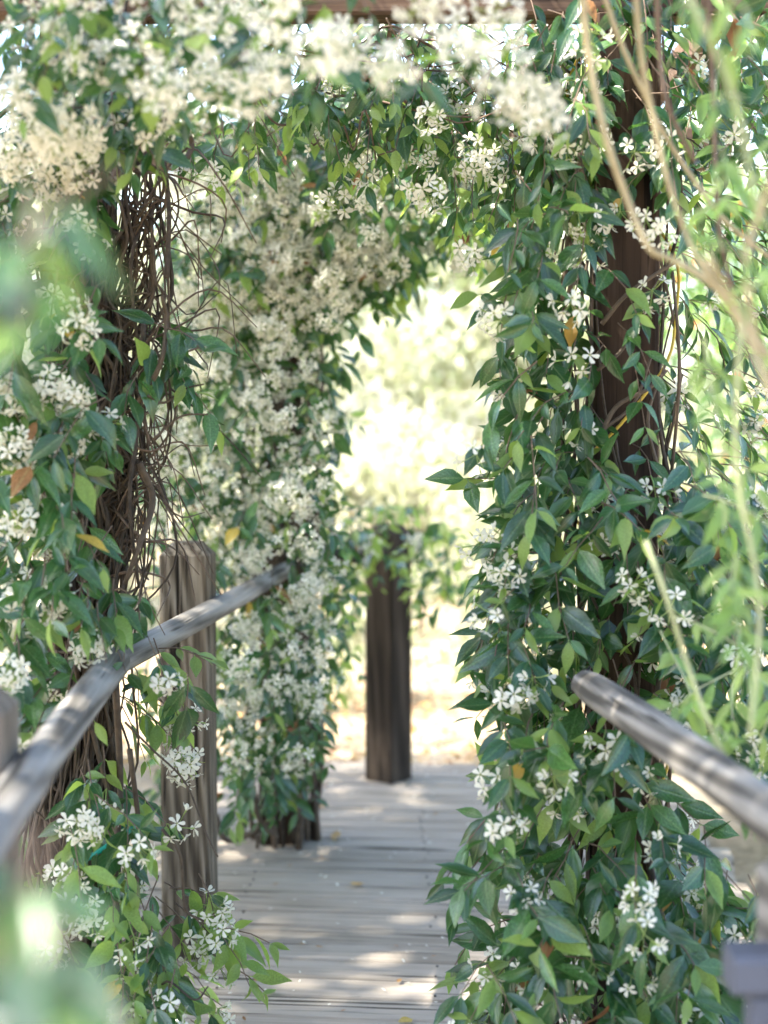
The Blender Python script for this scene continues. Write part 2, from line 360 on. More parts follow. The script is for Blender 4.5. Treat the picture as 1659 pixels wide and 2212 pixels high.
class Vine:
    def __init__(s, name, label, cat, base, far=False, split_flowers=True, maxleaf=300, mats="vine", defs=None):
        s.name, s.label, s.cat, s.base = name, label, cat, np.array(base, float)
        s.leaves, s.stems, s.clusters, s.twigs = [], [], [], []; s.far = far; s.split = split_flowers; s.maxleaf = maxleaf
        s.noyel = False; s.mats = mats; s.defs = defs or LEAF_DEFS
    def leaf(s, o, d, n, size, young=0.):
        u = rng.random(); k = 0
        if u < young: k = 1
        elif u > .997: k = 2
        elif u > .990: k = 3
        if k > 1 and s.noyel: k = 0
        if s.mats == "cane": k = 0
        s.leaves.append((int(rng.integers(len(s.defs))), frame(o, d, n, size, U(.85, 1.15)), k))
    def sprig(s, center, d, L, n, size, droop=.35, outv=(0, -1, 0), young=.08, flower=0., stem_r=.0016, cl=None, hang=.55):
        d = nrm(d); outv = nrm(outv); p = np.array(center, float) - d * L * .5; pts = [p.copy()]; st = L / n; roll = U(0, 3)
        for i in range(n):
            d = nrm(d + np.array([0, 0, -droop / n * 1.6]) + rng.normal(0, .13, 3)); p = p + d * st; pts.append(p.copy())
            side = nrm(np.cross(d, outv if i % 2 == 0 else (0, 0, 1)) + rng.normal(0, .2, 3)); last = i == n - 1
            for q in (-1, 1):
                if rng.random() < .07: continue
                ld = nrm(side * q * U(.5, 1.0) + d * U(.4, .9) + np.array([0, 0, -hang * U(.1, 1.8)]) + outv * U(-.2, .5) + rng.normal(0, .22, 3))
                ln = nrm(np.array([0, 0, U(.3, 1.0)]) + outv * U(.2, 1.2) + rng.normal(0, .33, 3))
                s.leaf(p, ld, ln, size * U(.58, 1.18) * (.72 if last else 1), young * (3.5 if last else 1))
            if rng.random() < flower / n * (1.8 if last else .75):
                s.cluster(p, nrm(d * .6 + outv * U(.3, .9) + np.array([0, 0, U(-.9, .1)]) + rng.normal(0, .2, 3)), cl)
        s.twigs.append((np.array(pts), stem_r))
    def cluster(s, p, d, cl=None, size=1.):
        s.clusters.append((int(rng.choice(cl if cl is not None else [0, 1, 2, 3, 4, 6])), zframe(p, d, U(0, 6.3), size * U(.9, 1.12))))
    def stem(s, P, r0, r1=None, n=None, mat=None, sides=6):
        s.stems.append((tube(spline(P, n or len(P) * 4), r0, r1, sides), mat or BARK))
VINES = []
def vine(*a, **k):
    v = Vine(*a, **k); VINES.append(v); return v

# ================================================================== THE SETTING
def ground_mesh():
    xs = np.concatenate([np.linspace(-300, -14, 12), np.linspace(-12, 12, 49), np.linspace(14, 300, 12)])
    ys = np.concatenate([np.linspace(-60, 0, 6), np.linspace(.6, 30, 60), np.linspace(34, 400, 14)])
    V = [(x, y, -.07 + .03 * math.sin(1.3 * x + .7 * y) * math.sin(.9 * y - .4 * x) - (.10 if (abs(x) < 1.3 and y < 6.6) else 0)) for y in ys for x in xs]
    n = len(xs); F = [(j * n + i, j * n + i + 1, (j + 1) * n + i + 1, (j + 1) * n + i) for j in range(len(ys) - 1) for i in range(n - 1)]
    return mesh("ground", Def(V, F), GROUND)
tag(obj("ground", ground_mesh()), kind="structure", label="pale dry ground in full sun beyond the boardwalk")

def box_def(x0, x1, y0, y1, z0, z1, ch=.004, axis=0):
    """bar with chamfered long edges running along `axis`"""
    lo, hi = [x0, y0, z0], [x1, y1, z1]; a = axis; b, c = [(1, 2), (2, 0), (0, 1)][a]
    sec = [(lo[b] + ch, lo[c]), (hi[b] - ch, lo[c]), (hi[b], lo[c] + ch), (hi[b], hi[c] - ch), (hi[b] - ch, hi[c]), (lo[b] + ch, hi[c]), (lo[b], hi[c] - ch), (lo[b], lo[c] + ch)]
    V = []
    for e in (lo[a], hi[a]):
        for (p, q) in sec:
            v = [0, 0, 0]; v[a] = e; v[b] = p; v[c] = q; V.append(tuple(v))
    F = [(i, (i + 1) % 8, 8 + (i + 1) % 8, 8 + i) for i in range(8)] + [tuple(range(7, -1, -1)), tuple(range(8, 16))]
    return Def(V, F)
def post_def(w, h, cap=.03, ch=.008):
    r = w / 2
    def sec(q, c, z): return [(-q + c, -q, z), (q - c, -q, z), (q, -q + c, z), (q, q - c, z), (q - c, q, z), (-q + c, q, z), (-q, q - c, z), (-q, -q + c, z)]
    L = [sec(r, ch, 0), sec(r, ch, h * .35), sec(r * .99, ch, h * .7), sec(r, ch, h - cap), sec(r - cap * .9, ch, h)]
    V = [v for s in L for v in s]; F = []
    for k in range(len(L) - 1):
        F += [(k * 8 + i, k * 8 + (i + 1) % 8, k * 8 + 8 + (i + 1) % 8, k * 8 + 8 + i) for i in range(8)]
    F.append(tuple((len(L) - 1) * 8 + i for i in range(8))); return Def(V, F)

# the boardwalk: stringers below, each plank a piece of its own
HEAD = R(-5.5)
walk = tag(obj("boardwalk", mesh("boardwalk", joined([moved(box_def(-.03, .03, .6, 6.85, -.20, -.05, .004, 1), np.array([[1, 0, 0, x], [0, 1, 0, 0], [0, 0, 1, 0], [0, 0, 0, 1.]])) for x in (-.5, .1, .7)]), W_FAR, False)),
           "weathered grey plank boardwalk running under the jasmine arches", kind="structure")
walk.rotation_euler = (0, 0, 0)
PW = .142; Y0 = .9; i = 0; nail_parts = []
while Y0 + i * PW < 6.85:
    y = Y0 + i * PW
    left = -.80 if y > 4.15 else -.66; left += U(-.012, .012)
    if y > 6.0: left = -.80
    d = box_def(left, 1.15 + U(-.03, .03), -PW / 2 + .004, PW / 2 - .004 - U(0, .005), -.04, U(-.0015, .0025), .005)
    pl = obj("plank", mesh("plank", d, W_DECK, False), walk, loc=(0, y, 0)); pl.rotation_euler = (U(-.006, .006), U(-.002, .002), HEAD + U(-.002, .002))
    if rng.random() < .35: i += 1; continue
    for nx in (-.42, .14, .72):
        for q in (-.042, .04):
            c, s_ = math.cos(HEAD), math.sin(HEAD); px, py = nx + U(-.01, .01), q + U(-.006, .006)
            nail_parts.append(moved(tube([(0, 0, -.01), (0, 0, .0045)],   .0032, .0032, 7), np.array([[1, 0, 0, px * c - py * s_], [0, 1, 0, y + px * s_ + py * c], [0, 0, 1, 0], [0, 0, 0, 1.]])))
    i += 1
tag(obj("nails", mesh("nails", joined(nail_parts), NAIL, False), walk), kind="stuff")

# ------------------------------------------------------------------ rail fences
def log(name, A, B, r, parent, seed, mat=W_RAIL):
    A, B = np.array(A, float), np.array(B, float); rr = np.random.default_rng(seed); L = np.linalg.norm(B - A)
    n, sd = 26, 18; V, F, UV = [], [], []; ph = rr.uniform(0, 6, 6)
    for i in range(n):
        t = i / (n - 1); ox = .006 * math.sin(3.1 * t + ph[0]); oz = .006 * math.sin(4.3 * t + ph[1]); q = r * (1 + .035 * math.sin(7 * t + ph[2])) * (.86 if i in (0, n - 1) else 1)
        for k in range(sd):
            w = 2 * math.pi * k / sd; e = q * (1 + .03 * math.sin(3 * w + ph[3] + 2 * t) + .02 * math.sin(7 * w + ph[4] + 3 * t))
            V.append((ox + e * math.cos(w), t * L, oz + e * math.sin(w)))
    for i in range(n - 1):
        for k in range(sd): F.append((i * sd + k, i * sd + (k + 1) % sd, (i + 1) * sd + (k + 1) % sd, (i + 1) * sd + k))
    F += [tuple(range(sd)), tuple((n - 1) * sd + k for k in range(sd))[::-1]]
    o = obj(name, mesh(name, Def(V, F), mat), parent)
    o.matrix_basis = Matrix.Translation(Vector(A)) @ Vector(B - A).to_track_quat('Y', 'Z').to_matrix().to_4x4(); return o
def post(parent, x, y, w, h, rz, mat, name="post", z=0., cap=.03):
    o = obj(name, mesh(name, post_def(w, h, cap), mat, False), parent, loc=(x, y, z)); o.rotation_euler = (0, 0, rz); return o
fl = tag(empty("log_rail_fence", (-.53, 4.31, 0)), "weathered grey log rail fence along the path, bending at the vine-wrapped post", "fence")
def fp(p): return (p[0] + .53, p[1] - 4.31, p[2])
post(fl, -.575 + .53, 2.2 - 4.31, .12, 1.08, R(4), W_FAR)
post(fl, 0, 0, .134, 1.128, R(-3), W_POST, cap=.034)
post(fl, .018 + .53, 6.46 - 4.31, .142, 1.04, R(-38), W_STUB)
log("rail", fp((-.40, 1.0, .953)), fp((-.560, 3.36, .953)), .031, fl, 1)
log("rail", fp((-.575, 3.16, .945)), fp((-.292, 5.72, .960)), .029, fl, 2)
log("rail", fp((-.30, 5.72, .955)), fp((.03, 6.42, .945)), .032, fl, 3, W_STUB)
fr = tag(empty("log_rail_fence", (.60, 1.85, 0)), "grey log rail slanting down past the leafy post with its close-up post", "fence")
log("rail", (.565 - .60, 1.2 - 1.85, .953), (.372 - .60, 2.99 - 1.85, .953), .031, fr, 5)
post(fr, .55 - .60, 1.93 - 1.85, .15, .915, R(4), W_RAIL)
bk = obj("bracket", mesh("bracket", joined([box_def(-.055, .0, -.035, .035, 0, .05, .008), box_def(-.03, .0, -.025, .025, -.07, -.0005, .005)]), SLATE, False), fr, loc=(.473 - .60, .06, .757))

# ------------------------------------------------------------------ pergola
pg = tag(empty("pergola", (-.66, 3.5, 0)), "brown timber pergola whose posts and beams are wrapped in jasmine", "pergola")
def gp(x, y, z=0): return (x + .66, y - 3.5, z)
for (x, y, w, rz) in ((-.665, 3.52, .14, 2), (.512, 3.44, .136, -3), (-.36, 5.50, .14, 6), (.86, 5.42, .14, -6), (-.80, 1.75, .14, 0), (.86, 1.75, .14, 0)):
    q = gp(x, y); post(pg, q[0], q[1], w, 2.30, R(rz), W_DARK, cap=.004)
for (y, z0) in ((3.45, 2.302), (5.46, 2.302), (1.75, 2.302)):
    obj("beam", mesh("beam", box_def(-1.0, 1.15, -.045, .045, 0, .14, .006), W_BEAM, False), pg, loc=gp(0, y, z0))
for x in (-.78, -.4, 0., .42, .86):
    obj("rafter", mesh("rafter", box_def(-.02, .02, 1.4, 5.9, 0, .09, .004, 1), W_BEAM, False), pg, loc=gp(x, 0, 2.446))

# ================================================================== JASMINE
def jitter(a, s): return np.asarray(a, float) + rng.normal(0, s, 3)
def fill(v, P, n, dr, size, axis=None, seed=0, flower=.4, young=.08, L=(.13, .24), npair=(3, 5), droop=.5, hang=.55, cl=None, toward=.8, updown=-.2):
    for (x, y) in sample_poly(P, n, seed):
        Y = U(*dr); c = at(x, y, Y)
        if axis is not None:
            ax = np.array([axis[0], axis[1], c[2]]); o = c - ax; o[2] = 0; o = nrm(o)
        else: o = np.array([U(-.4, .4), 0, 0])
        outv = nrm(o * .8 + np.array([U(-.3, .3), -toward, .1]))
        d = nrm(outv + np.array([U(-.5, .5), U(-.3, .3), U(-.6, .3) + updown]))
        v.sprig(c, d, U(*L), int(rng.integers(*npair)), size * U(.88, 1.12), droop, outv, young, flower, cl=cl, hang=hang)

# --- vine on the right-hand post
v = vine("jasmine_vine", "dense jasmine cascading down the brown post, lower half hiding the grey rail", "vine", (.50, 3.35, 0))
AX = (.512, 3.44)
fill(v, [(1150, 420), (1240, 380), (1250, 560), (1240, 760), (1235, 1000), (1230, 1250), (1240, 1480), (1150, 1560), (1085, 1450), (1075, 1250), (1095, 1130), (1120, 900), (1090, 640)], 86, (3.05, 3.5), .100, AX, 1, .30, .10, droop=.38, hang=.42, updown=-.05, toward=1.)
fill(v, [(1085, 1480), (1290, 1450), (1480, 1700), (1659, 1950), (1690, 2280), (1060, 2280), (1065, 2000), (1030, 1850), (1070, 1700)], 138, (2.85, 3.45), .109, AX, 2, .40, .12, droop=.38, hang=.42, updown=-.05, toward=1.)
fill(v, [(1250, 1030), (1450, 1020), (1659, 1000), (1690, 1660), (1500, 1560), (1270, 1450), (1230, 1250)], 96, (3.0, 3.5), .100, AX, 3, .36, .10, droop=.38, hang=.42, updown=-.05, toward=1.)
fill(v, [(1440, 120), (1690, 100), (1690, 1000), (1450, 1000)], 80, (3.4, 4.1), .085, AX, 4, .25)
fill(v, [(1160, -60), (1690, -60), (1690, 330), (1450, 360), (1290, 330), (1180, 200)], 62, (3.1, 3.6), .085, None, 7, .3, updown=-.4)
fill(v, [(1240, 380), (1310, 420), (1300, 980), (1250, 1000)], 8, (3.15, 3.35), .09, AX, 5, .4)
fill(v, [(1310, 560), (1440, 560), (1440, 1000), (1310, 1000)], 5, (3.2, 3.3), .075, AX, 6, .3)
for (x, y, dd) in ((1000, 690, (-.6, -.1, -.8)), (1040, 850, (-.7, -.2, -.6)), (1030, 930, (-.7, -.1, -.7)), (1010, 1160, (-.8, -.2, -.5)), (1000, 1290, (-.9, -.2, -.3)), (1010, 1350, (-.6, -.3, -.8)), (960, 1790, (-1, -.3, -.5)), (960, 1870, (-.9, -.2, -.7)), (1010, 2010, (-1, -.3, -.2)), (1010, 2110, (-.9, -.4, -.3)), (1030, 1700, (-.8, -.3, -.6)), (1060, 560, (-.5, -.2, -.8))):
    v.sprig(at(x + 40, y, U(3.1, 3.3)), dd, .20, 4, .092, .7, nrm((-.6, -.8, .1)), .04, .4)
for k in range(18):      # woody stems hugging the post
    a0 = U(0, 6.3); rr = U(.085, .12); tw = U(-1.6, 1.6); ztop = U(1.2, 2.35); z0 = U(0, .1) if k < 34 else U(.6, 1.2); P = []
    for i in range(9):
        t = i / 8; a = a0 + tw * t + .25 * math.sin(7 * t + k); P.append((AX[0] + rr * 1.15 * math.cos(a), AX[1] + rr * 1.15 * math.sin(a), z0 + (ztop - z0) * t))
    v.stem([jitter(p, .022) for p in P], U(.003, .009), U(.002, .004))
for (P, r) in (([(1290, 960), (1330, 880), (1400, 840), (1440, 800)], .006), ([(1300, 700), (1350, 640), (1420, 590), (1470, 560)], .005), ([(1290, 800), (1340, 760), (1390, 690), (1440, 650)], .004), ([(1300, 930), (1370, 870), (1410, 760)], .004), ([(1420, 1010), (1400, 900), (1440, 780)], .004), ([(1230, 640), (1250, 540), (1260, 420), (1250, 330)], .008), ([(1215, 650), (1225, 520), (1240, 400)], .005), ([(1360, 1190), (1375, 1090), (1340, 1010), (1330, 950)], .005), ([(1350, 2212), (1330, 2050), (1370, 1900), (1340, 1760)], .008), ([(1470, 2212), (1480, 2080), (1450, 1950)], .007), ([(1180, 2130), (1290, 2180), (1340, 2230)], .006), ([(1380, 2240), (1360, 2120), (1420, 2010), (1400, 1850), (1370, 1700)], .010)):
    v.stem([at(x, y, 3.28) for x, y in P], r, r * .7)
# --- vine on the left-hand post
v = vine("jasmine_vine", "jasmine with a thick dark tangle of bare stems wrapped round the leaning left post", "vine", (-.66, 3.42, 0))
AL = (-.64, 3.45)
def core(z):             # the bundle leans towards the path as it climbs
    t = z / 2.3; return np.array([-.70 + .16 * t ** 1.4, 3.40, z])
for k in range(125):
    z0, z1 = (U(0, .2), U(1.3, 2.4)) if k < 70 else (U(.3, 1.4), U(1.5, 2.4)); a0 = U(0, 6.3); tw = U(-2.6, 2.6); rr = abs(rng.normal(.042, .022)) + .02; P = []
    for i in range(11):
        t = i / 10; z = z0 + (z1 - z0) * t; a = a0 + tw * t + .4 * math.sin(6 * t + k); P.append(core(z) + np.array([rr * math.cos(a), rr * .9 * math.sin(a), 0]) + rng.normal(0, .026, 3))
    v.stem(P, U(.0018, .0065), U(.0012, .004))
for k in range(74):      # wiry shoots leaving the bundle towards the path
    z = U(1.05, 2.2); a = core(z) + np.array([.05, -.03, 0]); s = U(.08, .20 if z < 1.5 else .30); up = U(-.35, .45)
    P = [a, a + np.array([s * .45, U(-.1, .1), up * s + U(-.03, .08)]), a + np.array([s * .8, U(-.12, .12), up * s * 1.3 + U(-.08, .08)]), a + np.array([s * U(.7, 1.25), U(-.14, .14), up * s * 1.2 - U(0, .16)])]
    v.stem(P, U(.0018, .004), .001, 12, TWIG if k % 3 else BARK, 5)
for k in range(34):      # loops hanging beside the bundle
    z = U(1.35, 2.1); a = core(z); h = U(.2, .5); s = U(.05, .15)
    v.stem([a + np.array([.04, -.05, 0]), a + np.array([s, -.06, -h * .25 + U(-.05, .1)]), a + np.array([s * U(.8, 1.2), -.05, -h * .7]), a + np.array([U(0, .06), -.06, -h])], U(.0014, .004), U(.001, .0025), 16, BARK, 5)
for P, r in (([(330, 330), (390, 350), (415, 310), (390, 270), (340, 250)], .007), ([(300, 870), (345, 790), (360, 700), (350, 640)], .006), ([(300, 1000), (330, 1080), (300, 1180), (270, 1260)], .008), ([(270, 1560), (330, 1620), (400, 1690), (445, 1800), (470, 1850)], .0028), ([(350, 1790), (390, 1850), (400, 1960), (440, 1990)], .004), ([(310, 700), (300, 900), (280, 1080), (300, 1270)], .006), ([(330, 950), (390, 900), (450, 895)], .003), ([(320, 855), (355, 870), (400, 840), (440, 830)], .003), ([(360, 600), (365, 450), (350, 300)], .006), ([(250, 1480), (260, 1700), (250, 1900), (270, 2212)], .008), ([(280, 1620), (300, 1800), (290, 2000), (300, 2150)], .006), ([(320, 2180), (360, 2120), (420, 2160), (450, 2130)], .003)):
    v.stem([at(x, y, U(3.2, 3.3)) for x, y in P], r, r * .6)
fill(v, [(-30, 600), (190, 600), (200, 800), (225, 1000), (180, 1250), (225, 1390), (140, 1560), (-30, 1600)], 96, (2.9, 3.25), .090, AL, 11, .28, cl=[2, 3, 4, 5])
fill(v, [(-30, 170), (130, 180), (200, 260), (190, 420), (140, 620), (-30, 620)], 44, (3.0, 3.5), .088, AL, 17, .4, cl=[2, 3, 4, 5])
fill(v, [(130, 170), (360, 190), (330, 290), (230, 300), (200, 420), (140, 430)], 28, (2.9, 3.2), .085, AL, 18, .3)
fill(v, [(310, 660), (400, 690), (370, 790), (310, 780)], 5, (3.2, 3.35), .095, AL, 12, .0)
fill(v, [(225, 1290), (300, 1260), (300, 1340), (230, 1370)], 5, (3.1, 3.2), .09, AL, 13, .8)
fill(v, [(150, 1680), (270, 1600), (280, 1850), (330, 1950), (380, 2212), (240, 2260), (100, 2180), (140, 1900)], 62, (3.0, 3.4), .086, AL, 14, .45, .3, cl=[0, 1, 2])
fill(v, [(290, 1420), (380, 1380), (380, 1540), (300, 1640)], 8, (3.3, 3.6), .080, AL, 15, .6, .6, cl=[0, 1, 2])
fill(v, [(390, 1890), (470, 1900), (520, 2020), (530, 2130), (440, 2212), (370, 2160), (340, 2000)], 17, (3.3, 3.8), .085, AL, 16, .3, .6, (.10, .18), (2, 4))
for (x, y, dd, yy) in ((440, 860, (.6, -.2, -.5), .3), (400, 1380, (.5, -.2, .2), 1.), (430, 1900, (.6, -.1, .2), 1.), (520, 2000, (.8, -.1, .1), 1.), (520, 2090, (.7, -.1, -.3), 1.), (415, 1500, (.2, -.2, -1), .2), (120, 440, (-.3, -.6, -.4), 0), (60, 520, (-.3, -.6, -.6), 0)):
    v.sprig(at(x, y, U(3.3, 3.5)), dd, .14, 3, .085, .3, nrm((.3, -.8, .3)), yy, .2)
for (x, y, dr) in ((90, 230, 2.75), (120, 270, 2.8), (60, 350, 2.9), (170, 385, 3.0), (60, 390, 3.0), (20, 370, 2.9), (300, 270, 2.9), (190, 300, 2.9), (30, 850, 2.95), (100, 850, 3.), (150, 850, 3.), (40, 960, 2.95), (100, 980, 3.), (150, 960, 3.05), (150, 680, 3.), (40, 1110, 3.), (110, 1290, 3.), (30, 1290, 3.), (180, 1410, 3.1), (270, 1400, 3.2), (20, 1450, 2.9), (160, 1780, 3.1), (210, 1970, 3.1), (400, 1660, 3.4)):
    for q in range(2): v.cluster(at(x + U(-18, 18), y - 25 + U(-15, 15), dr), (U(-.4, .5), -.8, U(-.8, -.1)), [2, 3, 4, 5])
# --- arch between the first two posts
v = vine("jasmine_vine", "jasmine hanging from the brown beam over the path, thin brown runners showing", "vine", (0, 3.6, 2.2))
fill(v, [(640, 200), (900, 110), (1150, 40), (1290, 100), (1260, 330), (1130, 400), (1010, 420), (880, 350), (700, 300)], 118, (3.4, 4.3), .078, None, 21, .25, .22, toward=.5, updown=-.5, droop=.7, hang=.8)
fill(v, [(1150, 80), (1290, 90), (1290, 420), (1150, 420)], 40, (3.1, 3.6), .085, None, 22, .2, .1, updown=-.5, droop=.7, hang=.8)
fill(v, [(380, 240), (560, 230), (640, 330), (520, 360), (420, 330)], 9, (3.5, 4.2), .085, None, 23, .4, .3, updown=-.5)
fill(v, [(260, -50), (1180, -50), (1180, 60), (260, 80)], 44, (3.5, 4.8), .085, None, 25, .1, .15, toward=.5, updown=-.3)
fill(v, [(540, 40), (920, 20), (920, 170), (720, 230), (560, 240)], 46, (3.3, 4.6), .078, None, 24, .12, .2, toward=.5, updown=-.3, droop=.6, hang=.6)
for k in range(58):
    x, y = U(560, 1300), U(40, 260); Y = U(3.4, 4.4); a = at(x, y, Y); dx = U(-.6, .6)
    v.stem([a, a + np.array([dx * .35, U(-.2, .2), U(-.08, .06)]), a + np.array([dx * .7, U(-.3, .3), U(-.12, .05)]), a + np.array([dx, U(-.4, .4), U(-.15, .1)])], U(.0018, .0045), U(.001, .002), 16, TWIG, 5)
for (x, y, Y) in ((945, 245, 3.35), (925, 395, 3.3), (950, 420, 3.3), (1010, 350, 3.35), (1040, 310, 3.4), (745, 420, 3.6), (1015, 535, 3.25), (850, 330, 3.8), (1080, 360, 3.5), (760, 320, 3.9), (1240, 640, 3.1), (1190, 560, 3.3), (1400, 470, 3.1), (1430, 490, 3.1), (1280, 290, 3.2), (800, 430, 4.2), (690, 430, 4.2)):
    v.cluster(at(x, y - 22, Y), (U(-.4, .3), -.6, -.9), [2, 3, 4, 5])
ARCH_VINE = v  # this vine also carries the unseen sprigs added for shade
# --- white-flowering pillar further along
v = vine("jasmine_vine", "out-of-focus jasmine pillar covered in white blossom behind the grey fence post", "vine", (-.38, 5.5, 0), split_flowers=False)
AP = (-.36, 5.5)
PP = [(400, 420), (520, 350), (700, 380), (850, 450), (880, 530), (820, 640), (750, 700), (745, 850), (730, 1000), (725, 1150), (725, 1300), (725, 1450), (680, 1620), (640, 1720), (490, 1720), (470, 1400), (430, 1200), (340, 1150), (310, 1000), (330, 800), (340, 600), (350, 480)]
fill(v, [(310, 1180), (480, 1180), (480, 1720), (330, 1720)], 34, (5.0, 5.6), .090, AP, 35, .25)
fill(v, PP, 400, (4.8, 5.6), .090, AP, 31, .0)
for (x, y) in sample_poly([(400, 380), (520, 330), (700, 350), (870, 430), (870, 560), (760, 660), (700, 700), (560, 720), (420, 760), (390, 600)], 150, 32): v.cluster(at(x, y, U(4.85, 5.2)), (U(-.5, .5), -.9, U(-.5, .3)), [3, 4, 5], 1.06)
for (x, y) in sample_poly([(340, 560), (600, 690), (690, 760), (600, 900), (620, 1100), (560, 1240), (470, 1220), (340, 1120), (310, 960)], 140, 33): v.cluster(at(x, y, U(4.85, 5.2)), (U(-.6, .4), -.9, U(-.4, .3)), [2, 3, 4], 1.04)
for (x, y) in sample_poly([(480, 1240), (600, 1150), (620, 900), (720, 860), (720, 1200), (720, 1450), (660, 1650), (490, 1650)], 112, 34): v.cluster(at(x, y, U(4.78, 5.1)), (U(-.5, .5), -.9, U(-.4, .3)), [1, 2, 3], 1.02)
for k in range(26):
    a0 = U(0, 6.3); tw = U(-2, 2); rr = U(.09, .15); P = []
    for i in range(8):
        t = i / 7; a = a0 + tw * t; P.append(jitter((AP[0] + rr * math.cos(a), AP[1] + rr * math.sin(a), 2.3 * t), .014))
    v.stem(P, U(.006, .013), .005)
for P, r in (([(465, 1760), (490, 1815), (560, 1790), (600, 1740), (590, 1690)], .012), ([(545, 1690), (560, 1770), (600, 1810)], .010), ([(660, 1620), (680, 1700), (640, 1780)], .006)):
    v.stem([at(x, y, 5.15) for x, y in P], r, r * .8)
# --- rear arch
v = vine("jasmine_vine", "shaded jasmine drooping from the rear arch above the bright opening", "vine", (.3, 5.3, 2.2), split_flowers=False)
fill(v, [(600, 230), (980, 200), (1120, 300), (1100, 470), (1010, 490), (900, 470), (820, 430), (640, 360)], 130, (4.5, 5.4), .095, None, 41, .3, .12, updown=-.4, droop=.6)
fill(v, [(760, 430), (960, 450), (1000, 500), (900, 560), (800, 600), (740, 560)], 34, (5.0, 5.6), .09, None, 42, .8, .12, updown=-.4, droop=.6)
fill(v, [(400, 230), (640, 200), (660, 360), (420, 360)], 26, (4.8, 5.5), .09, None, 43, .6, .2, updown=-.4)
# --- shoots on the stub post in the opening
v = vine("jasmine_vine", "bright young jasmine shoots sprawling over the dark stub post in the opening", "vine", (.05, 6.5, 1.0), split_flowers=False)
fill(v, [(720, 1120), (800, 1080), (900, 1070), (990, 1120), (1000, 1290), (900, 1290), (870, 1215), (800, 1200), (750, 1300)], 36, (5.95, 6.8), .085, None, 51, .15, .4, updown=.3)
fill(v, [(770, 1130), (920, 1130), (905, 1215), (790, 1215)], 5, (6.05, 6.3), .075, None, 52, .1, .5)
fill(v, [(690, 1080), (800, 1090), (800, 1210), (690, 1240)], 16, (5.7, 6.3), .085, None, 54, .3, .3)
fill(v, [(690, 1230), (790, 1240), (780, 1480), (720, 1500)], 12, (5.9, 6.6), .075, None, 53, .2, .4)
# --- blossom close to the lens, on the nearest arch
v = vine("jasmine_vine", "blurred jasmine in heavy cream blossom hanging across the top of the nearest arch", "vine", (-.3, 1.8, 2.2)); v.noyel = True
def blossom(P, n, dr, seed, cl, size=1.):
    for (x, y) in sample_poly(P, n, seed): v.cluster(at(x, y, U(*dr)), (U(-.5, .5), -.8, U(-.9, -.2)), cl, size)
TL = [(-30, -60), (560, -60), (560, 120), (430, 190), (330, 110), (230, 150), (-30, 130)]
fill(v, TL, 44, (2.5, 3.0), .085, None, 61, .1, .1)
blossom(TL, 29, (2.4, 2.8), 62, [1, 2, 3, 4], .95)
blossom([(60, 190), (190, 220), (200, 300), (100, 290)], 7, (2.5, 2.7), 63, [3, 4, 5])
TM = [(560, -60), (1140, -60), (1120, 60), (1030, 90), (870, 130), (760, 120), (640, 110), (580, 140)]
fill(v, [(430, 0), (600, -30), (900, -40), (880, 100), (600, 160), (480, 200)], 6, (2.2, 2.6), .075, None, 64, .0, .15)
for (x, y) in ((570, 20), (610, 40), (690, 110), (600, 110), (470, 190), (530, 190), (590, 180), (760, 60), (820, 130), (860, 150), (730, 110), (890, 10), (940, 20), (1010, 80), (1040, 100), (1060, 40), (1090, 60), (360, 160), (400, 200)):
    v.cluster(at(x, y - 20, U(2.15, 2.5)), (U(-.5, .5), -.8, U(-.9, -.2)), [2, 3, 4])
for (x, y) in ((1090, 190), (1130, 200), (1190, 235), (1120, 150)): v.cluster(at(x, y - 20, 2.3), (U(-.3, .3), -.7, -.7), [2, 3])
for P in ([(-100, 40), (200, 10), (420, 60), (640, -20)], [(300, -60), (420, 80), (520, 150)], [(560, -60), (760, 20), (1000, -30), (1160, -80)]): v.stem([at(x, y - 60, 2.9) for x, y in P], .003, .002)
# --- shoots right in front of the lens
v = vine("jasmine_vine", "soft unfocused jasmine shoots very close to the lens along the picture's edge", "vine", (-.2, .75, .4)); v.noyel = True
fill(v, [(-40, 1860), (60, 1850), (150, 2000), (170, 2240), (-40, 2240)], 9, (.8, 1.0), .066, None, 76, .0, .1, (.10, .16), (2, 4))
fill(v, [(-20, 380), (130, 400), (150, 520), (20, 640)], 6, (.95, 1.2), .055, None, 72, .0, .15, (.08, .12), (2, 3))
for (x, y, Y) in ((150, 2100, 1.1), (90, 2160, 1.0)): v.cluster(at(x, y, Y), (U(-.3, .3), -.8, -.3), [2, 3, 4])

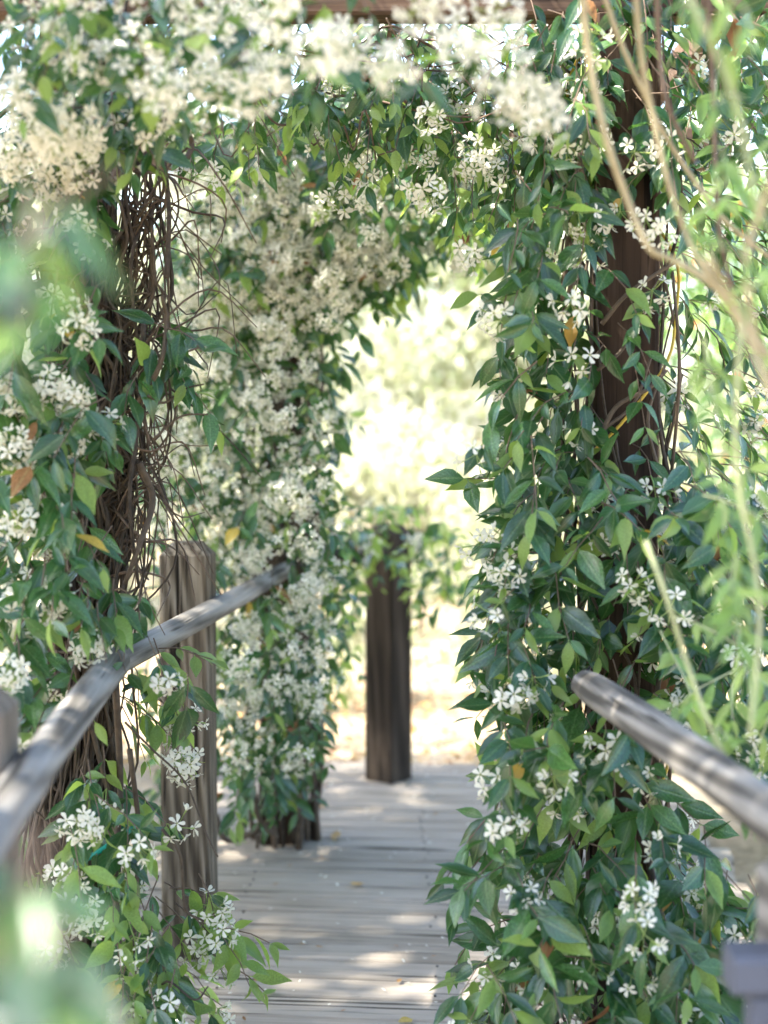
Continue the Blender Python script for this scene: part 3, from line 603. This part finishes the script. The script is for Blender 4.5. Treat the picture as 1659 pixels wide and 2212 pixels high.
# ------------------------------------------------------------------ shrub with long arching canes, right foreground
v = vine("cane_shrub", "blurred shrub of long tan canes and narrow lime leaves before the brown post", "shrub", (.75, 1.75, .3), mats="cane", defs=CANE_DEFS)
for P, Y, r, m in (([(1255, -60), (1272, 120), (1310, 300), (1355, 430), (1402, 535), (1450, 560), (1520, 600), (1580, 660), (1640, 740), (1720, 860)], 2.25, .0054, CANE),
                   ([(1372, -40), (1385, 120), (1410, 250), (1440, 380), (1480, 500), (1520, 580), (1600, 700), (1700, 820)], 2.2, .0042, CANE),
                   ([(1295, -40), (1340, 90), (1390, 200), (1435, 290), (1500, 390), (1570, 480), (1680, 570)], 2.45, .0042, CANE),
                   ([(1418, -40), (1424, 100), (1440, 220), (1500, 350)], 2.4, .0045, TWIG), ([(1525, -40), (1540, 200), (1552, 480), (1580, 620)], 2.4, .0040, TWIG),
                   ([(1470, -40), (1545, 110), (1600, 260), (1630, 420), (1680, 520)], 1.8, .0036, CANE_GR), ([(1395, 1170), (1440, 1290), (1480, 1420), (1530, 1560), (1575, 1650)], 2.2, .0036, CANE_GR),
                   ([(1690, 330), (1640, 460), (1610, 580), (1640, 760)], 1.8, .0045, CANE), ([(1530, 560), (1600, 690), (1680, 880)], 1.7, .0045, CANE), ([(1600, 700), (1590, 1000), (1640, 1300), (1620, 1600)], 2.0, .0036, CANE_GR)):
    v.stem([at(x, y, Y + U(-.03, .03)) for x, y in P], r, r * .75, None, m, 8)
fill(v, [(1500, -20), (1690, -20), (1690, 1000), (1560, 1000), (1500, 700), (1480, 520), (1540, 330)], 14, (1.7, 2.4), .056, None, 81, .0, 0, (.10, .2), (3, 5), .3, .4)
fill(v, [(1560, 960), (1690, 940), (1690, 1640), (1480, 1600), (1430, 1450), (1560, 1300)], 15, (2.0, 2.7), .066, None, 82, .0, 0, (.10, .2), (3, 5), .3, .4)
v.clusters = []
# unseen sprigs added above the picture to shade the walk
for k in range(270):
    c = np.array([U(-1.2, 1.2), U(.6, 5.2), U(2.42, 2.8)])
    if k < 90: c[1] = U(3.3, 5.6)
    ARCH_VINE.sprig(c, (U(-1, 1), U(-1, 1), U(-.3, .3)), .25, 4, .09, .2, (0, 0, 1), .1, .15)
for k in range(90):  # more unseen sprigs, added on the left to shade the near blossom
    ARCH_VINE.sprig(np.array([U(-2.0, -.5), U(1.5, 3.2), U(2.4, 2.9)]), (U(-1, 1), U(-1, 1), U(-.3, .3)), .25, 4, .09, .2, (0, 0, 1), .1, .15)

RAILS = [((0, 1800), (250, 1430), 48), ((255, 1432), (460, 1320), 42), ((460, 1320), (625, 1228), 30), ((1275, 1490), (1659, 1765), 42)]
def on_rail(x, y):
    for (a, b, w) in RAILS:
        a, b, p = np.array(a, float), np.array(b, float), np.array([x, y]); t = np.clip(np.dot(p - a, b - a) / np.dot(b - a, b - a), 0, 1)
        if np.hypot(*(a + (b - a) * t - p)) < w: return True
    return False
for v in VINES:
    if v.name != "jasmine_vine": continue
    keep = []
    for l in v.leaves:
        x, y, f = project(l[1][:3, 3] + l[1][:3, 1] * .55)
        if 2.0 < f < 5.45 and 1180 < y < 1850 and on_rail(x, y) and rng.random() < .9: continue
        keep.append(l)
    v.leaves = keep; keep = []
    for c in v.clusters:
        x, y, f = project(c[1][:3, 3] + c[1][:3, 2] * .05)
        if 2.0 < f < 5.45 and 1180 < y < 1850 and on_rail(x, y): continue
        keep.append(c)
    v.clusters = keep
# ---- build the vines: the leaves that show largest are pieces of their own, the rest one mass
G = 22
zb = np.full((2212 // G + 1, 1659 // G + 1), 1e9); own = -np.ones(zb.shape, int); allr = []
for vi, v in enumerate(VINES):
    if not v.leaves: continue
    M = np.stack([l[1] for l in v.leaves]); v.vis = np.zeros(len(v.leaves))
    for t in (.3, .55, .8):
        for sx in (-.1, .1):
            P = M[:, :3, 3] + M[:, :3, 1] * t + M[:, :3, 0] * sx; x, y, f = project(P)
            ok = (x > 0) & (x < 1659) & (y > 0) & (y < 2212) & (f > .1); allr.append((vi, np.nonzero(ok)[0], (x[ok] // G).astype(int), (y[ok] // G).astype(int), f[ok]))
ids = {}
for (vi, li, gx, gy, f) in allr:
    for l, a, b, q in zip(li, gx, gy, f):
        if q < zb[b, a]: zb[b, a] = q; ids[(b, a)] = (vi, l)
for (vi, l) in ids.values(): VINES[vi].vis[l] += 1
def build_vine(v):
    B = v.base; T = np.eye(4); T[:3, 3] = -B
    root = tag(empty(v.name, tuple(B)), v.label, v.cat, "jasmine vines on the pergola" if v.name == "jasmine_vine" else None)
    ms = MATSETS[v.mats]
    if v.leaves:
        size = np.array([np.linalg.norm(l[1][:3, 1]) / max(.3, l[1][1, 3]) for l in v.leaves])
        order = np.argsort(-(v.vis * 10 + v.vis.clip(0, 1) * size * 100 + size)); single = [i for i in order[:v.maxleaf] if v.vis[i] > 0]; sset = set(single)
        for i in single:
            k, M, m = v.leaves[i]; obj("leaf", leaf_me(v.defs, v.mats + str(len(v.defs)), k, m) if False else leaf_me(v.defs, v.mats, k, m), root, T @ M)
        rest = [(k, T @ M, m) for i, (k, M, m) in enumerate(v.leaves) if i not in sset]
        if rest: tag(obj("foliage", merge("foliage", rest, v.defs, ms), root), kind="stuff")
    if v.twigs:
        ds = [tube(p - B, r, r * .7, 4, False) for p, r in v.twigs]
        tag(obj("twigs", mesh("twigs", joined(ds), CANE_GR if v.mats == "cane" else TWIG), root), kind="stuff")
    for d, m in v.stems:
        d.V = d.V - B; obj("stem" if v.name == "jasmine_vine" else "cane", mesh("stem", d, m), root)
    cl = []
    for (k, M) in v.clusters:
        x, y, f = project(M[:3, 3]); cl.append((-30 < x < 1690 and -60 < y < 2240, f, k, M))
    cl.sort(key=lambda c: (not c[0], c[1])); nf = 0; rest = []
    for j, (vis, f, k, M) in enumerate(cl):
        if not vis or j >= 298: rest.append((k, T @ M, 0)); continue
        n = len(CLUSTERS[k][1])
        if v.split and nf + n <= 300:
            c = obj("flower_cluster", STALK_ME[k], root, T @ M); nf += n
            for (fk, FM) in CLUSTERS[k][1]: obj("flower", FLOWER_ME[fk], c, FM)
        else: obj("flower_cluster", CLUSTER_ME[k], root, T @ M)
    if rest: tag(obj("blossom", merge("blossom", rest, CLUSTER_DEF, [PETAL, STALK]), root), kind="stuff")
for v in VINES: build_vine(v)

# ================================================================== BEYOND THE ARCHES
def plant(name, label, cat, pos, h, rad, nclump, nleaf, lsize, mat, trunk_r=.05, seed=0, flowers=None, low=.25, group=None):
    r = np.random.default_rng(seed); root = tag(empty(name, pos), label, cat, group)
    rx, ry, rz = rad; cz = h - rz; inst = []; finst = []
    cents = []
    for k in range(nclump):
        while True:
            q = r.uniform(-1, 1, 3)
            if .15 < np.dot(q, q) < 1: break
        q = q / np.linalg.norm(q) * np.linalg.norm(q) ** .6; c = np.array([q[0] * rx, q[1] * ry, cz + q[2] * rz]); 
        if c[2] < .12: c[2] = .12 + .2 * r.random()
        cents.append(c); s = .33 * (rx * ry * rz) ** (1 / 3) * r.uniform(.6, 1.2)
        for i in range(nleaf):
            o = c + r.normal(0, .5, 3) * s * np.array([1, 1, .75])
            d = nrm(r.normal(0, 1, 3) + [0, 0, -.4]); n = nrm(r.normal(0, .7, 3) + [0, 0, .8])
            inst.append((i % 2, frame(o, d, n, lsize * r.uniform(.6, 1.3)), 0))
            if flowers and r.random() < flowers[1]: finst.append((0, zframe(o, nrm(r.normal(0, 1, 3) + [0, -.6, .6]), 0, flowers[2]), 0))
    tag(obj("crown", merge("crown", inst, FAR_DEFS, [mat]), root), kind="stuff")
    if finst: tag(obj("blossom", merge("blossom", finst, FLOWERS[:1], [flowers[0]]), root), kind="stuff")
    tr = [tube(spline([(0, 0, 0), (.03 * h, 0, cz * .5), (-.02 * h, .02, cz + rz * .5)], 10), trunk_r, trunk_r * .35, 8)]
    for c in cents[:14]:
        z0 = r.uniform(.15, .7) * cz; tr.append(tube(spline([(0, 0, z0), c * [.5, .5, 0] + [0, 0, (z0 + c[2]) / 2], c], 7), trunk_r * .45, trunk_r * .12, 5))
    obj("trunk" if cat == "tree" else "branches", mesh("trunk", joined(tr), BARK), root)
PALE = (PETAL, .45, .036)  # white flowers added so far foliage looks blown out by the sun
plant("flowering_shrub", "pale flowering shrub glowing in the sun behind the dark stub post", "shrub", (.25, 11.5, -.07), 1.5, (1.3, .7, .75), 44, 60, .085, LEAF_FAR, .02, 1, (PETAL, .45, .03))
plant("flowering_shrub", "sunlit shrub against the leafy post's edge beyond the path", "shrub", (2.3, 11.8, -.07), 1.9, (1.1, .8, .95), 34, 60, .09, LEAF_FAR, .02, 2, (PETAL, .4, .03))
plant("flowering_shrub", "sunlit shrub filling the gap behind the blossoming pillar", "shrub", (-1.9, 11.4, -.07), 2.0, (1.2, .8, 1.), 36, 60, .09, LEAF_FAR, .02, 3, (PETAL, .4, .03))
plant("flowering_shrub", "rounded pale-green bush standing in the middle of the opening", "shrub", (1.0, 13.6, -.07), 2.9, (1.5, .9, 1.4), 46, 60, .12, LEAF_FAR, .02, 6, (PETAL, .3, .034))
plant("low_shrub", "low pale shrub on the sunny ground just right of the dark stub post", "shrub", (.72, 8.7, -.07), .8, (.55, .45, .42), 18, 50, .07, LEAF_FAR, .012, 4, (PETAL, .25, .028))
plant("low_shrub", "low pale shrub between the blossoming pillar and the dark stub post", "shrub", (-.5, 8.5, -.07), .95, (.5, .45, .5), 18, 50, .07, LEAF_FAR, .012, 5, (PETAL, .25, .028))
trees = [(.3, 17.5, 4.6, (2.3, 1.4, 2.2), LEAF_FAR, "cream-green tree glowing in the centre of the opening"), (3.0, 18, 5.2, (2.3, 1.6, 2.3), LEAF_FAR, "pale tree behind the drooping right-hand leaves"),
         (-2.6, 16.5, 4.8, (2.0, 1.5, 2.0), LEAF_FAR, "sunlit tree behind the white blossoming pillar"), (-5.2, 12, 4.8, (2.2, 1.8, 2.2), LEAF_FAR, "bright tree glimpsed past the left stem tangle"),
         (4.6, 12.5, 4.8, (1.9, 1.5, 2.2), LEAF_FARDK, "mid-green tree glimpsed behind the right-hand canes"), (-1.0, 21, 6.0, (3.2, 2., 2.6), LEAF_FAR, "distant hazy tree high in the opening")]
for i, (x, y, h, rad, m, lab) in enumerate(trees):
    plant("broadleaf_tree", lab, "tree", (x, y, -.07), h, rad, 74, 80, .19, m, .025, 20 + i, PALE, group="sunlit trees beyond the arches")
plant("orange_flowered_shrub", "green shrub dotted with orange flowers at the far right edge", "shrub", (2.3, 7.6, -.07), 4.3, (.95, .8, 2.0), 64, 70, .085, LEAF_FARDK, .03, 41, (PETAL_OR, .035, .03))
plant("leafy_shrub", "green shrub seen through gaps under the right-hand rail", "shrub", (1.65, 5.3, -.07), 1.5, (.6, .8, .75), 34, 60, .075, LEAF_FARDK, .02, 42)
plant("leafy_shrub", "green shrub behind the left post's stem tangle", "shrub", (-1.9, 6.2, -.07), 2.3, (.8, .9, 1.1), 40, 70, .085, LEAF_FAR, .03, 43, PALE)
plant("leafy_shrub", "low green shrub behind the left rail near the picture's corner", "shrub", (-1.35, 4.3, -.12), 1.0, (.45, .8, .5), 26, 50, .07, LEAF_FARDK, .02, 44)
plant("added_shade_tree", "unseen tree added beside the pergola so that its crown shades the walk", "tree", (-4.5, 5.0, -.07), 7.8, (1.5, 1.95, 2.2), 80, 85, .19, LEAF_FARDK, .14, 45)  # out of view, added to break up the sun on the deck

plant("added_shade_tree", "unseen tree added outside the left rail to shade the vines and near blossom", "tree", (-3.7, 1.7, -.07), 7.8, (1.6, 1.75, 2.1), 58, 80, .19, LEAF_FARDK, .14, 46)  # second unseen crown, added to keep sun off the right vine and blossom
# leaf litter on the sunny ground, far too many to count
lit = []
for k in range(4200):
    y = 6.95 + 8 * rng.random() ** 1.6; x = U(-2.2, 2.6)
    lit.append((int(rng.integers(2)), frame((x, y, -.035 + U(0, .02)), (U(-1, 1), U(-1, 1), U(-.2, .2)), (U(-.4, .4), U(-.4, .4), 1), U(.03, .075)), 0 if rng.random() < .7 else 1))
tag(obj("leaf_litter", merge("leaf_litter", lit, FAR_DEFS, [LEAF_DRY, LEAF_YEL])), "dry leaves littering the sunny ground past the deck", "leaf litter", kind="stuff")

# ------------------------------------------------------------------ small things
def fallen(x, y, size, mat, label, seed, tilt=.2):
    Y = CAM_H * FPX / (y - 920.) * 1.0
    p = at(x, y, Y); p[2] = .008
    for _ in range(3):
        q = at(x, y, Y); Y *= (CAM_H - .008) / max(.1, CAM_H - q[2]); p = at(x, y, Y)
    rr = np.random.default_rng(seed); M = frame((p[0], p[1], .008), (rr.uniform(-1, 1), rr.uniform(-1, 1), 0), (rr.uniform(-tilt, tilt), rr.uniform(-tilt, tilt), 1), size)
    o = obj("fallen_leaf", leaf_me_plain(mat, seed % 3), None, M); tag(o, label, "leaf", "fallen leaves on the boardwalk"); return o
_lm = {}
FLAT = [leaf_def(.24, -.12, .25, .02), leaf_def(.20, -.18, .35, .01, bend=.1), leaf_def(.26, -.08, .2, -.02)]
def leaf_me_plain(mat, k):
    if (mat.name, k) not in _lm: _lm[(mat.name, k)] = mesh("fallen_leaf", FLAT[k], mat)
    return _lm[(mat.name, k)]
fallen(723, 1816, .085, LEAF_YEL, "large yellow-orange leaf lying by the base of the blossoming pillar", 1)
fallen(893, 2200, .05, LEAF_YEL, "yellow leaf on the boards at the picture's bottom edge", 2)
fallen(790, 1908, .06, LEAF_YEL, "flat pale yellow leaf in the middle of the boardwalk", 3)
fallen(682, 1744, .05, LEAF_YEL, "small golden leaf near the far end of the boards", 4)
fallen(565, 2150, .05, LEAF_NEW, "curled green leaf on the boards below the lime shoots", 5)
SCRAPS = ((590, 1912, "brown leaf scrap on the boards just past the grey fence post"), (530, 1850, "brown leaf scrap near the looping root of the blossoming pillar"), (690, 1853, "brown leaf scrap just in front of the large yellow-orange leaf"),
          (660, 2040, "second of three brown scraps level with the fence post's foot, counting from the path's middle"), (700, 2046, "brown scrap closest to the path's middle, level with the fence post's foot"), (590, 2050, "brown scrap beside the lime shoots, level with the fence post's foot"),
          (850, 2040, "lone brown scrap towards the drooping right-hand leaves"), (930, 2065, "brown leaf scrap lying under the drooping right-hand leaves"), (555, 2120, "dark brown scrap beside the curled green leaf"),
          (860, 2122, "brown scrap on the nail line of the nearer boards"), (745, 2180, "brown scrap near the bottom edge, middle of the boards"), (530, 2205, "brown scrap at the bottom edge under the lime shoots"),
          (700, 1700, "brown scrap on the boards before the dark stub post"), (940, 1760, "brown scrap on the far boards towards the right"), (620, 1870, "brown leaf scrap on the shaded boards by the pillar's foot"))
for k, (x, y, lab) in enumerate(SCRAPS):
    fallen(x, y, U(.016, .028), LEAF_DRY, lab, 50 + k)
# yellow cord wound round the right-hand post
P = []
for i in range(90):
    t = i / 89; a = -2.2 + 12.5 * t; z = .55 + 1.75 * t; q = .118 + .006 * math.sin(5 * a)
    P.append((AX[0] + q * math.cos(a), AX[1] + q * math.sin(a), z + .05 * math.sin(a)))
tag(obj("cord", mesh("cord", tube(P, .0035, .0035, 6), CORD)), "thin yellow cord wound round the brown post on the jasmine side", "cord")
P = [(-.605 + .085 * math.cos(a), 3.33 + .085 * math.sin(a), .555 + .05 * math.cos(a)) for a in np.linspace(0, 2 * math.pi, 30)]
tag(obj("plant_tie", mesh("plant_tie", tube(P, .006, .006, 7), TEAL)), "teal plastic tie looped round the left stem tangle below the rail", "plant tie")
# shed petals on the boards, too many and too small to count
pet = Def([(0, 0, 0), (.35, -.25, .05), (1, -.3, .12), (1.1, .15, .1), (.4, .2, .03)], [(0, 1, 2, 3, 4)], [(0, 1)] * 5)
pi = [(0, frame((U(-.55, .6), U(3.5, 6.7), .006), (U(-1, 1), U(-1, 1), .1), (U(-.3, .3), U(-.3, .3), 1), U(.008, .015)), 0) for k in range(170)]
tag(obj("petals", merge("petals", pi, [pet], [PETAL])), "small cream petals shed over the grey boards", "petals", kind="stuff")
